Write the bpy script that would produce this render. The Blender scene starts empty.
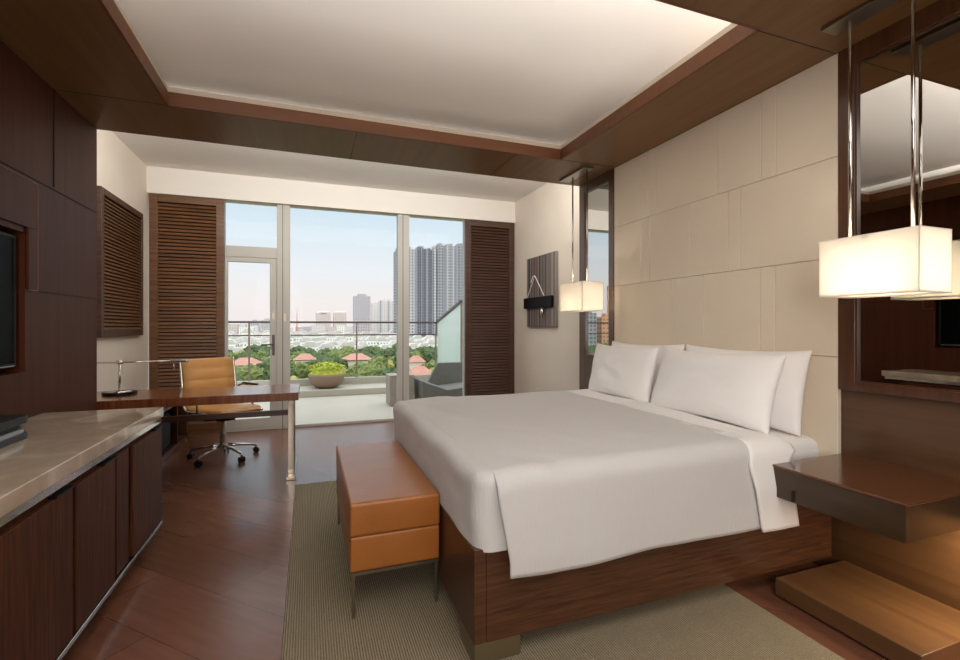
import bpy, bmesh, math, random
from mathutils import Vector, Matrix, noise
random.seed(7)
PI = math.pi
C = bpy.context.scene.collection
SC = bpy.context.scene

# ------------------------------------------------------------------ camera
EYE = 1.30
cd = bpy.data.cameras.new('camera')
cam = bpy.data.objects.new('camera', cd); C.objects.link(cam)
cd.sensor_fit = 'HORIZONTAL'; cd.sensor_width = 36.0
cd.lens = 469.0 / 960 * 36
cd.shift_y = -4.0 / 960
cd.clip_start = 0.05; cd.clip_end = 5000
cam.location = (0, 0, EYE)
cam.rotation_euler = (PI / 2, 0, -math.radians(20.1))
SC.camera = cam

# ------------------------------------------------------------------ render look
SC.view_settings.view_transform = 'Standard'
SC.view_settings.look = 'None'
SC.view_settings.gamma = 1
SC.view_settings.exposure = 0.36
SC.view_settings.use_curve_mapping = False
cy = SC.cycles
cy.max_bounces = 10; cy.diffuse_bounces = 6; cy.glossy_bounces = 5
cy.transmission_bounces = 6; cy.transparent_max_bounces = 16
cy.sample_clamp_indirect = 6; cy.caustics_reflective = False; cy.caustics_refractive = False
cy.use_denoising = True

# ------------------------------------------------------------------ sky
w = bpy.data.worlds.new('sky'); SC.world = w; w.use_nodes = True
nt = w.node_tree; nt.nodes.clear()
tc = nt.nodes.new('ShaderNodeTexCoord'); sx = nt.nodes.new('ShaderNodeSeparateXYZ')
cr = nt.nodes.new('ShaderNodeValToRGB'); bg = nt.nodes.new('ShaderNodeBackground'); wo = nt.nodes.new('ShaderNodeOutputWorld')
nt.links.new(tc.outputs['Generated'], sx.inputs[0]); nt.links.new(sx.outputs['Z'], cr.inputs[0])
nt.links.new(cr.outputs[0], bg.inputs[0]); nt.links.new(bg.outputs[0], wo.inputs[0])
e = cr.color_ramp.elements
e[0].position = 0.0; e[0].color = (0.72, 0.66, 0.655, 1)
e[1].position = 1.0; e[1].color = (2.1, 2.15, 2.2, 1)
for p, c in ((0.05, (0.74, 0.69, 0.685)), (0.12, (0.68, 0.71, 0.75)), (0.22, (0.54, 0.65, 0.73)), (0.33, (0.46, 0.61, 0.72)), (0.6, (1.6, 1.7, 1.8))):
    n = e.new(p); n.color = (*c, 1)
bg.inputs[1].default_value = 1.0

# ------------------------------------------------------------------ lights
def light(name, kind, loc, power, col=(1, 1, 1), **kw):
    ld = bpy.data.lights.new(name, kind); ld.energy = power; ld.color = col
    rot = kw.pop('rot', None)
    for k, v in kw.items(): setattr(ld, k, v)
    o = bpy.data.objects.new(name, ld); C.objects.link(o); o.location = loc
    if rot: o.rotation_euler = rot
    return o
light('sun', 'SUN', (0, -20, 30), 1.1, (1, .86, .74), angle=math.radians(6), rot=(math.radians(62), 0, math.radians(-18)))
WARM = (1.0, .955, .90)
# added fill lights without fixtures: rear half of the room, coves and bay
def aim(a, b): return (Vector(b) - Vector(a)).to_track_quat('-Z', 'Y').to_euler()
light('rear_wall_fill', 'AREA', (-.5, -2.2, 1.75), 95, WARM, shape='RECTANGLE', size=2.6, size_y=1.8, rot=aim((-.5, -2.2, 1.75), (2.2, 2.4, 1.9)))  # added fill behind the camera, turned towards the headboard
light('rear_ceiling_fill', 'AREA', (.7, -.3, 2.69), 50, WARM, shape='RECTANGLE', size=3.0, size_y=2.4)  # added downward fill under the rear soffit, out of view
light('tray_cove_fill', 'AREA', (.58, .62, 2.825), 235, WARM, shape='RECTANGLE', size=3.2, size_y=.11, rot=(math.radians(100), 0, 0))  # added wash for the tray ceiling, hidden above the rear soffit
light('bay_cove_fill', 'AREA', (.57, 4.14, 2.93), 38, (1, .98, .95), shape='RECTANGLE', size=4.0, size_y=.3, rot=(math.radians(90), 0, 0))  # added fill hidden behind the soffit end, brightens beam and bay walls

# ------------------------------------------------------------------ materials
def rgb(r, g, b):
    f = lambda c: (c / 255 / 12.92) if c / 255 <= .04045 else ((c / 255 + .055) / 1.055) ** 2.4
    return (f(r), f(g), f(b), 1)
def base(name):
    m = bpy.data.materials.new(name); m.use_nodes = True
    t = m.node_tree; return m, t, t.nodes['Principled BSDF']
def mat(name, col, rough=.5, metal=0, var=.0, scale=8, bump=0, bscale=60, stretch=(1, 1, 1), coat=0, spec=.5, sheen=0):
    m, t, b = base(name); L = t.links.new; N = t.nodes.new
    b.inputs['Base Color'].default_value = col; b.inputs['Roughness'].default_value = rough
    b.inputs['Metallic'].default_value = metal; b.inputs['Coat Weight'].default_value = coat
    b.inputs['Coat Roughness'].default_value = .12
    b.inputs['Specular IOR Level'].default_value = spec
    tcn = N('ShaderNodeTexCoord'); mp = N('ShaderNodeMapping'); mp.inputs['Scale'].default_value = stretch
    L(tcn.outputs['Object'], mp.inputs[0])
    if var:
        no = N('ShaderNodeTexNoise'); no.inputs['Scale'].default_value = scale; no.inputs['Detail'].default_value = 6
        L(mp.outputs[0], no.inputs[0])
        r = N('ShaderNodeValToRGB'); q = r.color_ramp.elements
        q[0].position = .3; q[1].position = .7
        q[0].color = tuple(c * (1 - var) for c in col[:3]) + (1,); q[1].color = tuple(min(1, c * (1 + var)) for c in col[:3]) + (1,)
        L(no.outputs[0], r.inputs[0]); L(r.outputs[0], b.inputs['Base Color'])
    if bump:
        n2 = N('ShaderNodeTexNoise'); n2.inputs['Scale'].default_value = bscale; n2.inputs['Detail'].default_value = 3
        L(mp.outputs[0], n2.inputs[0])
        bp = N('ShaderNodeBump'); bp.inputs['Strength'].default_value = bump; bp.inputs['Distance'].default_value = .01
        L(n2.outputs[0], bp.inputs['Height']); L(bp.outputs[0], b.inputs['Normal'])
    return m
def wood(name, c1, c2, rough=.3, axis='z', coat=.3, scale=1.0, spec=.5):
    st = {'x': (.7, 14, 14), 'y': (14, .7, 14), 'z': (14, 14, .7)}[axis]
    m, t, b = base(name); L = t.links.new; N = t.nodes.new
    tcn = N('ShaderNodeTexCoord'); mp = N('ShaderNodeMapping'); mp.inputs['Scale'].default_value = tuple(s * scale for s in st)
    L(tcn.outputs['Object'], mp.inputs[0])
    a = N('ShaderNodeTexNoise'); a.inputs['Scale'].default_value = 2.2; a.inputs['Detail'].default_value = 9; a.inputs['Distortion'].default_value = .7
    L(mp.outputs[0], a.inputs[0])
    r = N('ShaderNodeValToRGB'); q = r.color_ramp.elements
    q[0].position = .36; q[0].color = c1; q[1].position = .66; q[1].color = c2
    L(a.outputs[0], r.inputs[0]); L(r.outputs[0], b.inputs['Base Color'])
    b.inputs['Roughness'].default_value = rough; b.inputs['Coat Weight'].default_value = coat; b.inputs['Coat Roughness'].default_value = .15
    b.inputs['Specular IOR Level'].default_value = spec
    bp = N('ShaderNodeBump'); bp.inputs['Strength'].default_value = .05; bp.inputs['Distance'].default_value = .01
    L(a.outputs[0], bp.inputs['Height']); L(bp.outputs[0], b.inputs['Normal'])
    return m
def glassy(name, tint, refl=.08):
    m, t, b = base(name); t.nodes.remove(b); L = t.links.new; N = t.nodes.new
    out = [n for n in t.nodes if n.type == 'OUTPUT_MATERIAL'][0]
    tr = N('ShaderNodeBsdfTransparent'); tr.inputs[0].default_value = (*tint, 1)
    gl = N('ShaderNodeBsdfGlossy'); gl.inputs['Roughness'].default_value = .02
    fr = N('ShaderNodeFresnel'); fr.inputs[0].default_value = 1.09
    mx = N('ShaderNodeMixShader'); L(fr.outputs[0], mx.inputs[0]); L(tr.outputs[0], mx.inputs[1]); L(gl.outputs[0], mx.inputs[2]); L(mx.outputs[0], out.inputs[0])
    return m
M = {}
M['plaster'] = mat('plaster', rgb(226, 216, 202), .8, var=.02, scale=3)
M['beam'] = mat('beam_paint', rgb(236, 231, 222), .7)
M['ledge'] = mat('ledge_paint', rgb(206, 198, 186), .85)
M['ceil'] = mat('ceiling_paint', rgb(244, 241, 236), .85, var=.01, scale=2)
M['wall_wood'] = wood('wall_veneer', rgb(72, 36, 20), rgb(82, 42, 24), .42, 'z', .0, .6, spec=.12)
M['soffit'] = wood('soffit_veneer', rgb(110, 79, 47), rgb(120, 88, 54), .38, 'y', .0, .5, spec=.3)
M['trim'] = wood('trim_veneer', rgb(98, 57, 27), rgb(110, 66, 33), .5, 'x', .0, .5)
M['niche'] = wood('niche_veneer', rgb(80, 54, 32), rgb(94, 65, 39), .32, 'y', .2, .6)
M['mirror_wood'] = wood('mirror_frame_veneer', rgb(66, 39, 23), rgb(86, 51, 30), .28, 'z', .4)
M['cab'] = wood('cabinet_veneer', rgb(66, 35, 21), rgb(96, 56, 34), .45, 'z', .0, 2.4, spec=.12)
M['bedwood'] = wood('bed_veneer', rgb(62, 36, 21), rgb(90, 55, 33), .36, 'x', .1, 3.2)
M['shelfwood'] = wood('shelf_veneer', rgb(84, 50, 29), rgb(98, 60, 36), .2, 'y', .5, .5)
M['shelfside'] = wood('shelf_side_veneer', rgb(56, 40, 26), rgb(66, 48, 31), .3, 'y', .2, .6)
M['stepwood'] = wood('step_veneer', rgb(86, 59, 36), rgb(100, 70, 43), .3, 'y', .3, .5)
M['desk'] = wood('desk_veneer', rgb(104, 56, 30), rgb(136, 78, 44), .24, 'z', .5, 1.2)
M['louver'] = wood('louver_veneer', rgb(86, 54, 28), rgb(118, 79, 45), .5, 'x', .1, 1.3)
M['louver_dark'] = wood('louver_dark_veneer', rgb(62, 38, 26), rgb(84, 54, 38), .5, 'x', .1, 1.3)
M['black'] = mat('black_plastic', rgb(16, 16, 16), .45, spec=.2)
M['groove'] = mat('groove', rgb(34, 20, 14), .8)
M['gap'] = mat('copper_bead', rgb(140, 84, 52), .4)
M['chrome'] = mat('chrome', rgb(205, 200, 194), .12, 1)
M['desksteel'] = mat('desk_steel', rgb(150, 140, 128), .16, 1)
M['brushed'] = mat('brushed_metal', rgb(150, 142, 130), .32, 1)
M['brass'] = mat('aged_brass', rgb(140, 128, 100), .35, .8)
M['alu'] = mat('window_aluminium', rgb(188, 186, 178), .5)
M['glass'] = glassy('window_glass', (.985, .99, .985))
M['railglass'] = glassy('rail_glass', (.95, .975, .965))
M['mirror'] = mat('mirror_silver', rgb(215, 215, 212), .01, 1)
M['cream'] = mat('cream_leather', rgb(228, 215, 195), .62, var=.025, scale=3, bump=.12, bscale=90)
M['tan'] = mat('tan_leather', rgb(158, 96, 42), .36, var=.10, scale=5, bump=.12, bscale=70, coat=.15)
M['chairtan'] = mat('honey_leather', rgb(194, 142, 80), .45, var=.06, scale=5, bump=.1, bscale=80)
M['darkrail'] = mat('dark_rail', rgb(86, 76, 74), .4, .5)
M['white_strip'] = mat('silver_plastic', rgb(170, 172, 174), .3, .6)
M['concrete'] = mat('pale_concrete', rgb(150, 142, 132), .85, var=.1, scale=6, bump=.2)
M['chaircon'] = mat('grey_woven_resin', rgb(104, 103, 97), .8, var=.06, scale=12, bump=.2)
M['balcony'] = mat('balcony_stone', rgb(166, 160, 147), .7, var=.05, scale=2)
M['bowl'] = mat('taupe_ceramic', rgb(142, 118, 100), .6)
M['cord'] = mat('white_cord', rgb(230, 226, 218), .6)
M['charcoal'] = mat('charcoal_fabric', rgb(20, 20, 21), .9, bump=.2)
M['screen'] = mat('tv_screen', rgb(5, 5, 6), .35, spec=.04)

def fabric(name, col, ripple=0, rough=.85):
    m, t, b = base(name); L = t.links.new; N = t.nodes.new
    b.inputs['Base Color'].default_value = col; b.inputs['Roughness'].default_value = rough
    b.inputs['Sheen Weight'].default_value = .15; b.inputs['Specular IOR Level'].default_value = .2
    tcn = N('ShaderNodeTexCoord')
    n1 = N('ShaderNodeTexNoise'); n1.inputs['Scale'].default_value = 3.0; n1.inputs['Detail'].default_value = 3
    L(tcn.outputs['Object'], n1.inputs[0])
    b1 = N('ShaderNodeBump'); b1.inputs['Strength'].default_value = .25; b1.inputs['Distance'].default_value = .03
    L(n1.outputs[0], b1.inputs['Height'])
    last = b1
    if ripple:
        mp = N('ShaderNodeMapping'); mp.inputs['Scale'].default_value = (170, 25, 25); L(tcn.outputs['Object'], mp.inputs[0])
        n2 = N('ShaderNodeTexNoise'); n2.inputs['Scale'].default_value = 1; n2.inputs['Detail'].default_value = 2
        L(mp.outputs[0], n2.inputs[0])
        b2 = N('ShaderNodeBump'); b2.inputs['Strength'].default_value = ripple; b2.inputs['Distance'].default_value = .004
        L(n2.outputs[0], b2.inputs['Height']); L(b1.outputs[0], b2.inputs['Normal']); last = b2
    L(last.outputs[0], b.inputs['Normal'])
    return m
M['duvet'] = fabric('duvet_cotton', rgb(206, 204, 203), .5)
M['sheet'] = fabric('sheet_cotton', rgb(240, 238, 236))
M['pillow'] = fabric('pillow_cotton', rgb(246, 244, 243))

def marble():
    m, t, b = base('beige_marble'); L = t.links.new; N = t.nodes.new
    tcn = N('ShaderNodeTexCoord')
    n1 = N('ShaderNodeTexNoise'); n1.inputs['Scale'].default_value = 4.5; n1.inputs['Detail'].default_value = 9; n1.inputs['Distortion'].default_value = 1.2
    r = N('ShaderNodeValToRGB'); q = r.color_ramp.elements
    q[0].position = .3; q[0].color = rgb(186, 166, 143); q[1].position = .7; q[1].color = rgb(222, 205, 182)
    z = q.new(.52); z.color = rgb(198, 179, 156)
    L(tcn.outputs['Object'], n1.inputs[0]); L(n1.outputs[0], r.inputs[0])
    v = N('ShaderNodeTexVoronoi'); v.feature = 'DISTANCE_TO_EDGE'; v.inputs['Scale'].default_value = 3.2
    n3 = N('ShaderNodeTexNoise'); n3.inputs['Scale'].default_value = 3; n3.inputs['Detail'].default_value = 6
    mxv = N('ShaderNodeMix'); mxv.data_type = 'VECTOR'; mxv.inputs[0].default_value = .35
    L(tcn.outputs['Object'], n3.inputs[0]); L(tcn.outputs['Object'], mxv.inputs[4]); L(n3.outputs['Color'], mxv.inputs[5]); L(mxv.outputs[1], v.inputs['Vector'])
    r2 = N('ShaderNodeValToRGB'); r2.color_ramp.elements[0].color = (.22, .22, .22, 1); r2.color_ramp.elements[1].position = .012; r2.color_ramp.elements[1].color = (0, 0, 0, 1)
    L(v.outputs['Distance'], r2.inputs[0])
    mx = N('ShaderNodeMix'); mx.data_type = 'RGBA'; L(r2.outputs[0], mx.inputs[0]); L(r.outputs[0], mx.inputs[6]); mx.inputs[7].default_value = rgb(206, 188, 166)
    L(mx.outputs[2], b.inputs['Base Color']); b.inputs['Roughness'].default_value = .12; b.inputs['Coat Weight'].default_value = .3
    return m
M['marble'] = marble()

def floor_mat():
    m, t, b = base('floor_planks'); L = t.links.new; N = t.nodes.new
    tcn = N('ShaderNodeTexCoord'); mp = N('ShaderNodeMapping'); mp.inputs['Rotation'].default_value = (0, 0, math.radians(45))
    L(tcn.outputs['Object'], mp.inputs[0])
    br = N('ShaderNodeTexBrick'); br.inputs['Scale'].default_value = 1; br.inputs['Brick Width'].default_value = 1.05; br.inputs['Row Height'].default_value = .33
    br.inputs['Mortar Size'].default_value = .0016; br.inputs['Color1'].default_value = rgb(104, 67, 50); br.inputs['Color2'].default_value = rgb(124, 80, 60)
    br.inputs['Mortar'].default_value = rgb(74, 46, 36); br.offset = .42
    L(mp.outputs[0], br.inputs[0])
    n = N('ShaderNodeTexNoise'); n.inputs['Scale'].default_value = 3; n.inputs['Detail'].default_value = 8
    mp2 = N('ShaderNodeMapping'); mp2.inputs['Scale'].default_value = (1, 9, 1); L(mp.outputs[0], mp2.inputs[0]); L(mp2.outputs[0], n.inputs[0])
    mx = N('ShaderNodeMix'); mx.data_type = 'RGBA'; mx.blend_type = 'SOFT_LIGHT'; mx.inputs[0].default_value = .35
    L(br.outputs[0], mx.inputs[6]); L(n.outputs[0], mx.inputs[7]); L(mx.outputs[2], b.inputs['Base Color'])
    b.inputs['Roughness'].default_value = .27; b.inputs['Coat Weight'].default_value = .25; b.inputs['Coat Roughness'].default_value = .2
    return m
M['floor'] = floor_mat()

def rug_mat():
    m, t, b = base('ribbed_rug'); L = t.links.new; N = t.nodes.new
    tcn = N('ShaderNodeTexCoord')
    wv = N('ShaderNodeTexWave'); wv.wave_type = 'BANDS'; wv.bands_direction = 'X'; wv.inputs['Scale'].default_value = 30; wv.inputs['Distortion'].default_value = 1.2; wv.inputs['Detail Scale'].default_value = 6
    L(tcn.outputs['Object'], wv.inputs[0])
    ck = N('ShaderNodeTexNoise'); ck.inputs['Scale'].default_value = 90
    L(tcn.outputs['Object'], ck.inputs[0])
    ad = N('ShaderNodeMath'); ad.operation = 'MULTIPLY_ADD'; ad.inputs[1].default_value = .6; L(ck.outputs[0], ad.inputs[0]); L(wv.outputs['Fac'], ad.inputs[2])
    r = N('ShaderNodeValToRGB'); q = r.color_ramp.elements
    q[0].position = .3; q[0].color = rgb(110, 100, 80); q[1].position = 1.0; q[1].color = rgb(166, 152, 126)
    L(ad.outputs[0], r.inputs[0]); L(r.outputs[0], b.inputs['Base Color']); b.inputs['Roughness'].default_value = .95
    bp = N('ShaderNodeBump'); bp.inputs['Strength'].default_value = .6; bp.inputs['Distance'].default_value = .01
    L(ad.outputs[0], bp.inputs['Height']); L(bp.outputs[0], b.inputs['Normal'])
    return m
M['rug'] = rug_mat()

def shade_mat():
    m, t, b = base('lamp_shade_fabric'); t.nodes.remove(b); L = t.links.new; N = t.nodes.new
    out = [n for n in t.nodes if n.type == 'OUTPUT_MATERIAL'][0]
    d = N('ShaderNodeBsdfDiffuse'); d.inputs[0].default_value = (.82, .79, .73, 1)
    tl = N('ShaderNodeBsdfTranslucent'); tl.inputs[0].default_value = (.88, .84, .77, 1)
    mx = N('ShaderNodeMixShader'); mx.inputs[0].default_value = .5
    L(d.outputs[0], mx.inputs[1]); L(tl.outputs[0], mx.inputs[2]); L(mx.outputs[0], out.inputs[0])
    return m
M['shade'] = shade_mat()
def emis(name, col, s):
    m, t, b = base(name); b.inputs['Emission Color'].default_value = col; b.inputs['Emission Strength'].default_value = s; b.inputs['Base Color'].default_value = col
    return m
M['bulb'] = emis('bulb_glow', (1, .85, .65, 1), 3)

def stripes():
    m, t, b = base('striped_art'); L = t.links.new; N = t.nodes.new
    tcn = N('ShaderNodeTexCoord'); mp = N('ShaderNodeMapping'); mp.inputs['Scale'].default_value = (0, 1, 0)
    L(tcn.outputs['Object'], mp.inputs[0])
    n = N('ShaderNodeTexNoise'); n.inputs['Scale'].default_value = 17; n.inputs['Detail'].default_value = 1; L(mp.outputs[0], n.inputs[0])
    r = N('ShaderNodeValToRGB'); r.color_ramp.interpolation = 'CONSTANT'; q = r.color_ramp.elements
    q[0].position = 0; q[0].color = rgb(30, 27, 27); q[1].position = .42; q[1].color = rgb(122, 114, 108)
    for p, c in ((.46, (70, 60, 60)), (.5, (150, 140, 132)), (.55, (100, 72, 72)), (.6, (140, 130, 122)), (.66, (48, 44, 46))):
        x = q.new(p); x.color = rgb(*c)
    L(n.outputs[0], r.inputs[0]); L(r.outputs[0], b.inputs['Base Color']); b.inputs['Roughness'].default_value = .7
    return m
M['stripes'] = stripes()

def facade(name, wall, win, sx_=3.2, sz_=3.1, mort=.3):
    m, t, b = base(name); L = t.links.new; N = t.nodes.new
    tcn = N('ShaderNodeTexCoord'); s = N('ShaderNodeSeparateXYZ'); L(tcn.outputs['Object'], s.inputs[0])
    a = N('ShaderNodeMath'); a.operation = 'ADD'; L(s.outputs[0], a.inputs[0]); L(s.outputs[1], a.inputs[1])
    c = N('ShaderNodeCombineXYZ'); L(a.outputs[0], c.inputs[0]); L(s.outputs[2], c.inputs[1])
    br = N('ShaderNodeTexBrick'); br.offset = 0; br.inputs['Scale'].default_value = 1; br.inputs['Brick Width'].default_value = sx_; br.inputs['Row Height'].default_value = sz_
    br.inputs['Mortar Size'].default_value = mort; br.inputs['Mortar Smooth'].default_value = .1
    br.inputs['Color1'].default_value = win; br.inputs['Color2'].default_value = tuple(x * .82 for x in win[:3]) + (1,); br.inputs['Mortar'].default_value = wall
    L(c.outputs[0], br.inputs[0]); L(br.outputs[0], b.inputs['Base Color']); b.inputs['Roughness'].default_value = .8
    return m
M['fac_dark'] = facade('dark_tower_facade', rgb(136, 138, 148), rgb(98, 100, 110), 2.2, 3.2, .22)  # tower facade colours are paled to stand in for distance haze
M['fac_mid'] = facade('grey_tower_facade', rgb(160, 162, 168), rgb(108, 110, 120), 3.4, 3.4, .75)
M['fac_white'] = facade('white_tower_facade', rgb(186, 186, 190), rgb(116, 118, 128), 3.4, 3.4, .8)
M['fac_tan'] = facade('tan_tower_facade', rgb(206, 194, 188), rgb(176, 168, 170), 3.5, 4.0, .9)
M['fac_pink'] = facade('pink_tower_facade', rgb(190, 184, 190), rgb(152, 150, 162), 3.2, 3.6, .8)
M['fac_hazed'] = facade('hazed_tower_facade', rgb(214, 208, 210), rgb(186, 184, 192), 4, 4, 1.1)
M['fin'] = mat('white_fin', rgb(150, 153, 162), .7)
M['housewhite'] = facade('white_house_facade', rgb(238, 236, 232), rgb(150, 150, 156), 3.5, 3.2, 1.0)
M['roofred'] = mat('red_roof_tiles', rgb(178, 128, 114), .8, var=.12, scale=.8, bump=.3, bscale=4)
M['roofgrey'] = mat('pale_roof', rgb(204, 196, 194), .8, var=.1, scale=.3)
M['villawall'] = mat('villa_wall', rgb(222, 206, 190), .8)
def leaf(name, a, b_, sc=.9):
    m, t, b = base(name); L = t.links.new; N = t.nodes.new
    tcn = N('ShaderNodeTexCoord'); oi = N('ShaderNodeObjectInfo')
    n = N('ShaderNodeTexNoise'); n.inputs['Scale'].default_value = sc; n.inputs['Detail'].default_value = 8; n.inputs['Roughness'].default_value = .7
    L(tcn.outputs['Object'], n.inputs[0])
    r = N('ShaderNodeValToRGB'); q = r.color_ramp.elements; q[0].position = .35; q[0].color = a; q[1].position = .62; q[1].color = b_
    L(n.outputs[0], r.inputs[0]); L(r.outputs[0], b.inputs['Base Color']); b.inputs['Roughness'].default_value = .9; b.inputs['Specular IOR Level'].default_value = .1
    bp = N('ShaderNodeBump'); bp.inputs['Strength'].default_value = 1; bp.inputs['Distance'].default_value = .8
    L(n.outputs[0], bp.inputs['Height']); L(bp.outputs[0], b.inputs['Normal'])
    return m
M['leaf0'] = leaf('dark_leaves', rgb(58, 72, 50), rgb(108, 122, 86))
M['leaf1'] = leaf('green_leaves', rgb(78, 92, 54), rgb(140, 148, 94))
M['leaf2'] = leaf('olive_leaves', rgb(126, 130, 76), rgb(194, 186, 116))
M['leaf3'] = leaf('yellow_leaves', rgb(172, 166, 80), rgb(236, 218, 120))
M['bark'] = mat('bark', rgb(90, 76, 60), .9)
M['lawn'] = mat('park_ground', rgb(92, 108, 70), .95, var=.3, scale=.03)
M['plantleaf'] = mat('planter_leaves', rgb(176, 184, 62), .7, var=.35, scale=14)

# ------------------------------------------------------------------ mesh helpers
def box(bm, x0, x1, y0, y1, z0, z1):
    vs = [bm.verts.new((x, y, z)) for z in (z0, z1) for y in (y0, y1) for x in (x0, x1)]
    for f in ((0, 2, 3, 1), (4, 5, 7, 6), (0, 1, 5, 4), (2, 6, 7, 3), (0, 4, 6, 2), (1, 3, 7, 5)): bm.faces.new([vs[i] for i in f])
    return vs
def nb(): return bmesh.new()
def B(*a):
    bm = nb(); box(bm, *a); return bm
def tube(bm, pts, r, seg=12, caps=True):
    pts = [Vector(p) for p in pts]; rs = r if isinstance(r, (list, tuple)) else [r] * len(pts); rings = []
    up = None
    for i, p in enumerate(pts):
        d = (pts[min(i + 1, len(pts) - 1)] - pts[max(i - 1, 0)]).normalized()
        if up is None:
            up = Vector((0, 0, 1)) if abs(d.z) < .9 else Vector((1, 0, 0))
        a = d.cross(up).normalized(); b = a.cross(d).normalized(); up = b
        rings.append([bm.verts.new(p + rs[i] * (math.cos(2 * PI * k / seg) * a + math.sin(2 * PI * k / seg) * b)) for k in range(seg)])
    for i in range(len(rings) - 1):
        for k in range(seg): bm.faces.new([rings[i][k], rings[i][(k + 1) % seg], rings[i + 1][(k + 1) % seg], rings[i + 1][k]])
    if caps:
        bm.faces.new(rings[0][::-1]); bm.faces.new(rings[-1])
def lathe(bm, prof, c=(0, 0, 0), seg=28):
    rings = []
    for r, z in prof: rings.append([bm.verts.new((c[0] + r * math.cos(2 * PI * k / seg), c[1] + r * math.sin(2 * PI * k / seg), c[2] + z)) for k in range(seg)])
    for i in range(len(rings) - 1):
        for k in range(seg): bm.faces.new([rings[i][k], rings[i][(k + 1) % seg], rings[i + 1][(k + 1) % seg], rings[i + 1][k]])
    bm.faces.new(rings[0][::-1]); bm.faces.new(rings[-1])
def prism(bm, pts, ax, a0, a1):
    """closed outline pts in the plane across axis ax, extruded from a0 to a1"""
    def P(p, a): return {'x': (a, p[0], p[1]), 'y': (p[0], a, p[1]), 'z': (p[0], p[1], a)}[ax]
    v0 = [bm.verts.new(P(p, a0)) for p in pts]; v1 = [bm.verts.new(P(p, a1)) for p in pts]; n = len(pts)
    bm.faces.new(v0); bm.faces.new(v1[::-1])
    for i in range(n): bm.faces.new([v0[i], v1[i], v1[(i + 1) % n], v0[(i + 1) % n]])
def grid(bm, nu, nv, f):
    g = [[bm.verts.new(f(i / nu, j / nv)) for j in range(nv + 1)] for i in range(nu + 1)]
    for i in range(nu):
        for j in range(nv): bm.faces.new([g[i][j], g[i + 1][j], g[i + 1][j + 1], g[i][j + 1]])
    return g
def wloc(o):
    v = Vector((0, 0, 0))
    while o: v += o.location; o = o.parent
    return v
def mk(name, bm, m, parent=None, bevel=0, smooth=False, seg=2, local=False):
    bmesh.ops.recalc_face_normals(bm, faces=bm.faces)
    if parent is not None:
        if not local: bmesh.ops.translate(bm, verts=bm.verts, vec=-wloc(parent))
        org = Vector((0, 0, 0))
    else:
        xs = [v.co for v in bm.verts]
        lo = Vector((min(v.x for v in xs), min(v.y for v in xs), min(v.z for v in xs))); hi = Vector((max(v.x for v in xs), max(v.y for v in xs), max(v.z for v in xs)))
        org = Vector(((lo.x + hi.x) / 2, (lo.y + hi.y) / 2, lo.z))
        bmesh.ops.translate(bm, verts=bm.verts, vec=-org)
    me = bpy.data.meshes.new(name); bm.to_mesh(me); bm.free()
    me.materials.append(M[m] if isinstance(m, str) else m)
    if smooth:
        for p in me.polygons: p.use_smooth = True
    o = bpy.data.objects.new(name, me); C.objects.link(o); o.location = org
    if parent is not None: o.parent = parent
    if bevel:
        b = o.modifiers.new('bevel', 'BEVEL'); b.width = bevel; b.segments = seg; b.limit_method = 'ANGLE'
        for p in me.polygons: p.use_smooth = True
        wn = o.modifiers.new('wn', 'WEIGHTED_NORMAL'); wn.keep_sharp = False
    return o
def thing(name, label, cat, loc=(0, 0, 0), group=None, rotz=0):
    o = bpy.data.objects.new(name, None); C.objects.link(o); o.location = loc; o.rotation_euler = (0, 0, rotz); o.empty_display_size = .1
    o['label'] = label; o['category'] = cat
    if group: o['group'] = group
    return o
def tag(o, label, cat, group=None, kind=None):
    o['label'] = label; o['category'] = cat
    if group: o['group'] = group
    if kind: o['kind'] = kind
    return o
def struct(name, bm, m, parent=None, **kw):
    o = mk(name, bm, m, parent, **kw)
    if parent is None: o['kind'] = 'structure'
    return o
def sempty(name, loc):
    o = bpy.data.objects.new(name, None); C.objects.link(o); o.location = loc; o['kind'] = 'structure'; return o
def copy_tree(o, parent=None):
    c = o.copy(); C.objects.link(c)
    if parent: c.parent = parent
    for ch in list(o.children): copy_tree(ch, c)
    return c

# ------------------------------------------------------------------ plan of the room
XL, XR = -1.427, 2.60            # veneered wall, headboard wall
AL, AR = -1.741, 2.886           # white walls of the window bay
YS, YW = 4.11, 6.445             # end of the wood part, window plane
ZS, ZC, ZT = 2.713, 3.137, 2.982  # soffit, bay ceiling, tray ceiling
YB = -2.4
TX0, TX1, TY0, TY1 = -.843, 2.01, 1.65, 3.505
WT = 2.833                       # window head

struct('floor', B(AL - .1, AR + .1, YB, YW + .06, -.12, 0), 'floor')
HT = (1.85, 3.20, 1.054, 1.80)   # recess that holds the television
bm = nb(); box(bm, XL - .45, XL - .08, YB, YS, 0, ZS + .5)
box(bm, XL - .08, XL, YB, HT[0], 0, ZS + .5); box(bm, XL - .08, XL, HT[1], YS, 0, ZS + .5); box(bm, XL - .08, XL, HT[0], HT[1], 0, HT[2]); box(bm, XL - .08, XL, HT[0], HT[1], HT[3], ZS + .5)
struct('wall_left', bm, 'wall_wood')
struct('wall_left_bay', B(AL - .14, AL, YS, YW + .12, 0, ZC + .1), 'plaster')
struct('wall_right', B(XR, XR + .35, YB, YS - .002, 0, ZS + .5), 'niche')
struct('wall_right_bay', B(AR, AR + .14, YS, YW + .12, 0, ZC + .1), 'plaster')
struct('wall_back', B(XL - .2, XR + .2, YB - .12, YB, 0, ZS + .5), 'plaster')
struct('ceiling_bay', B(AL, AR, YS, YW + .12, ZC, ZC + .1), 'ceil')
struct('ceiling', B(TX0 - .35, TX1 + .35, TY0 - 1.25, TY1 + .35, ZT, ZT + .1), 'ceil')
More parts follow.
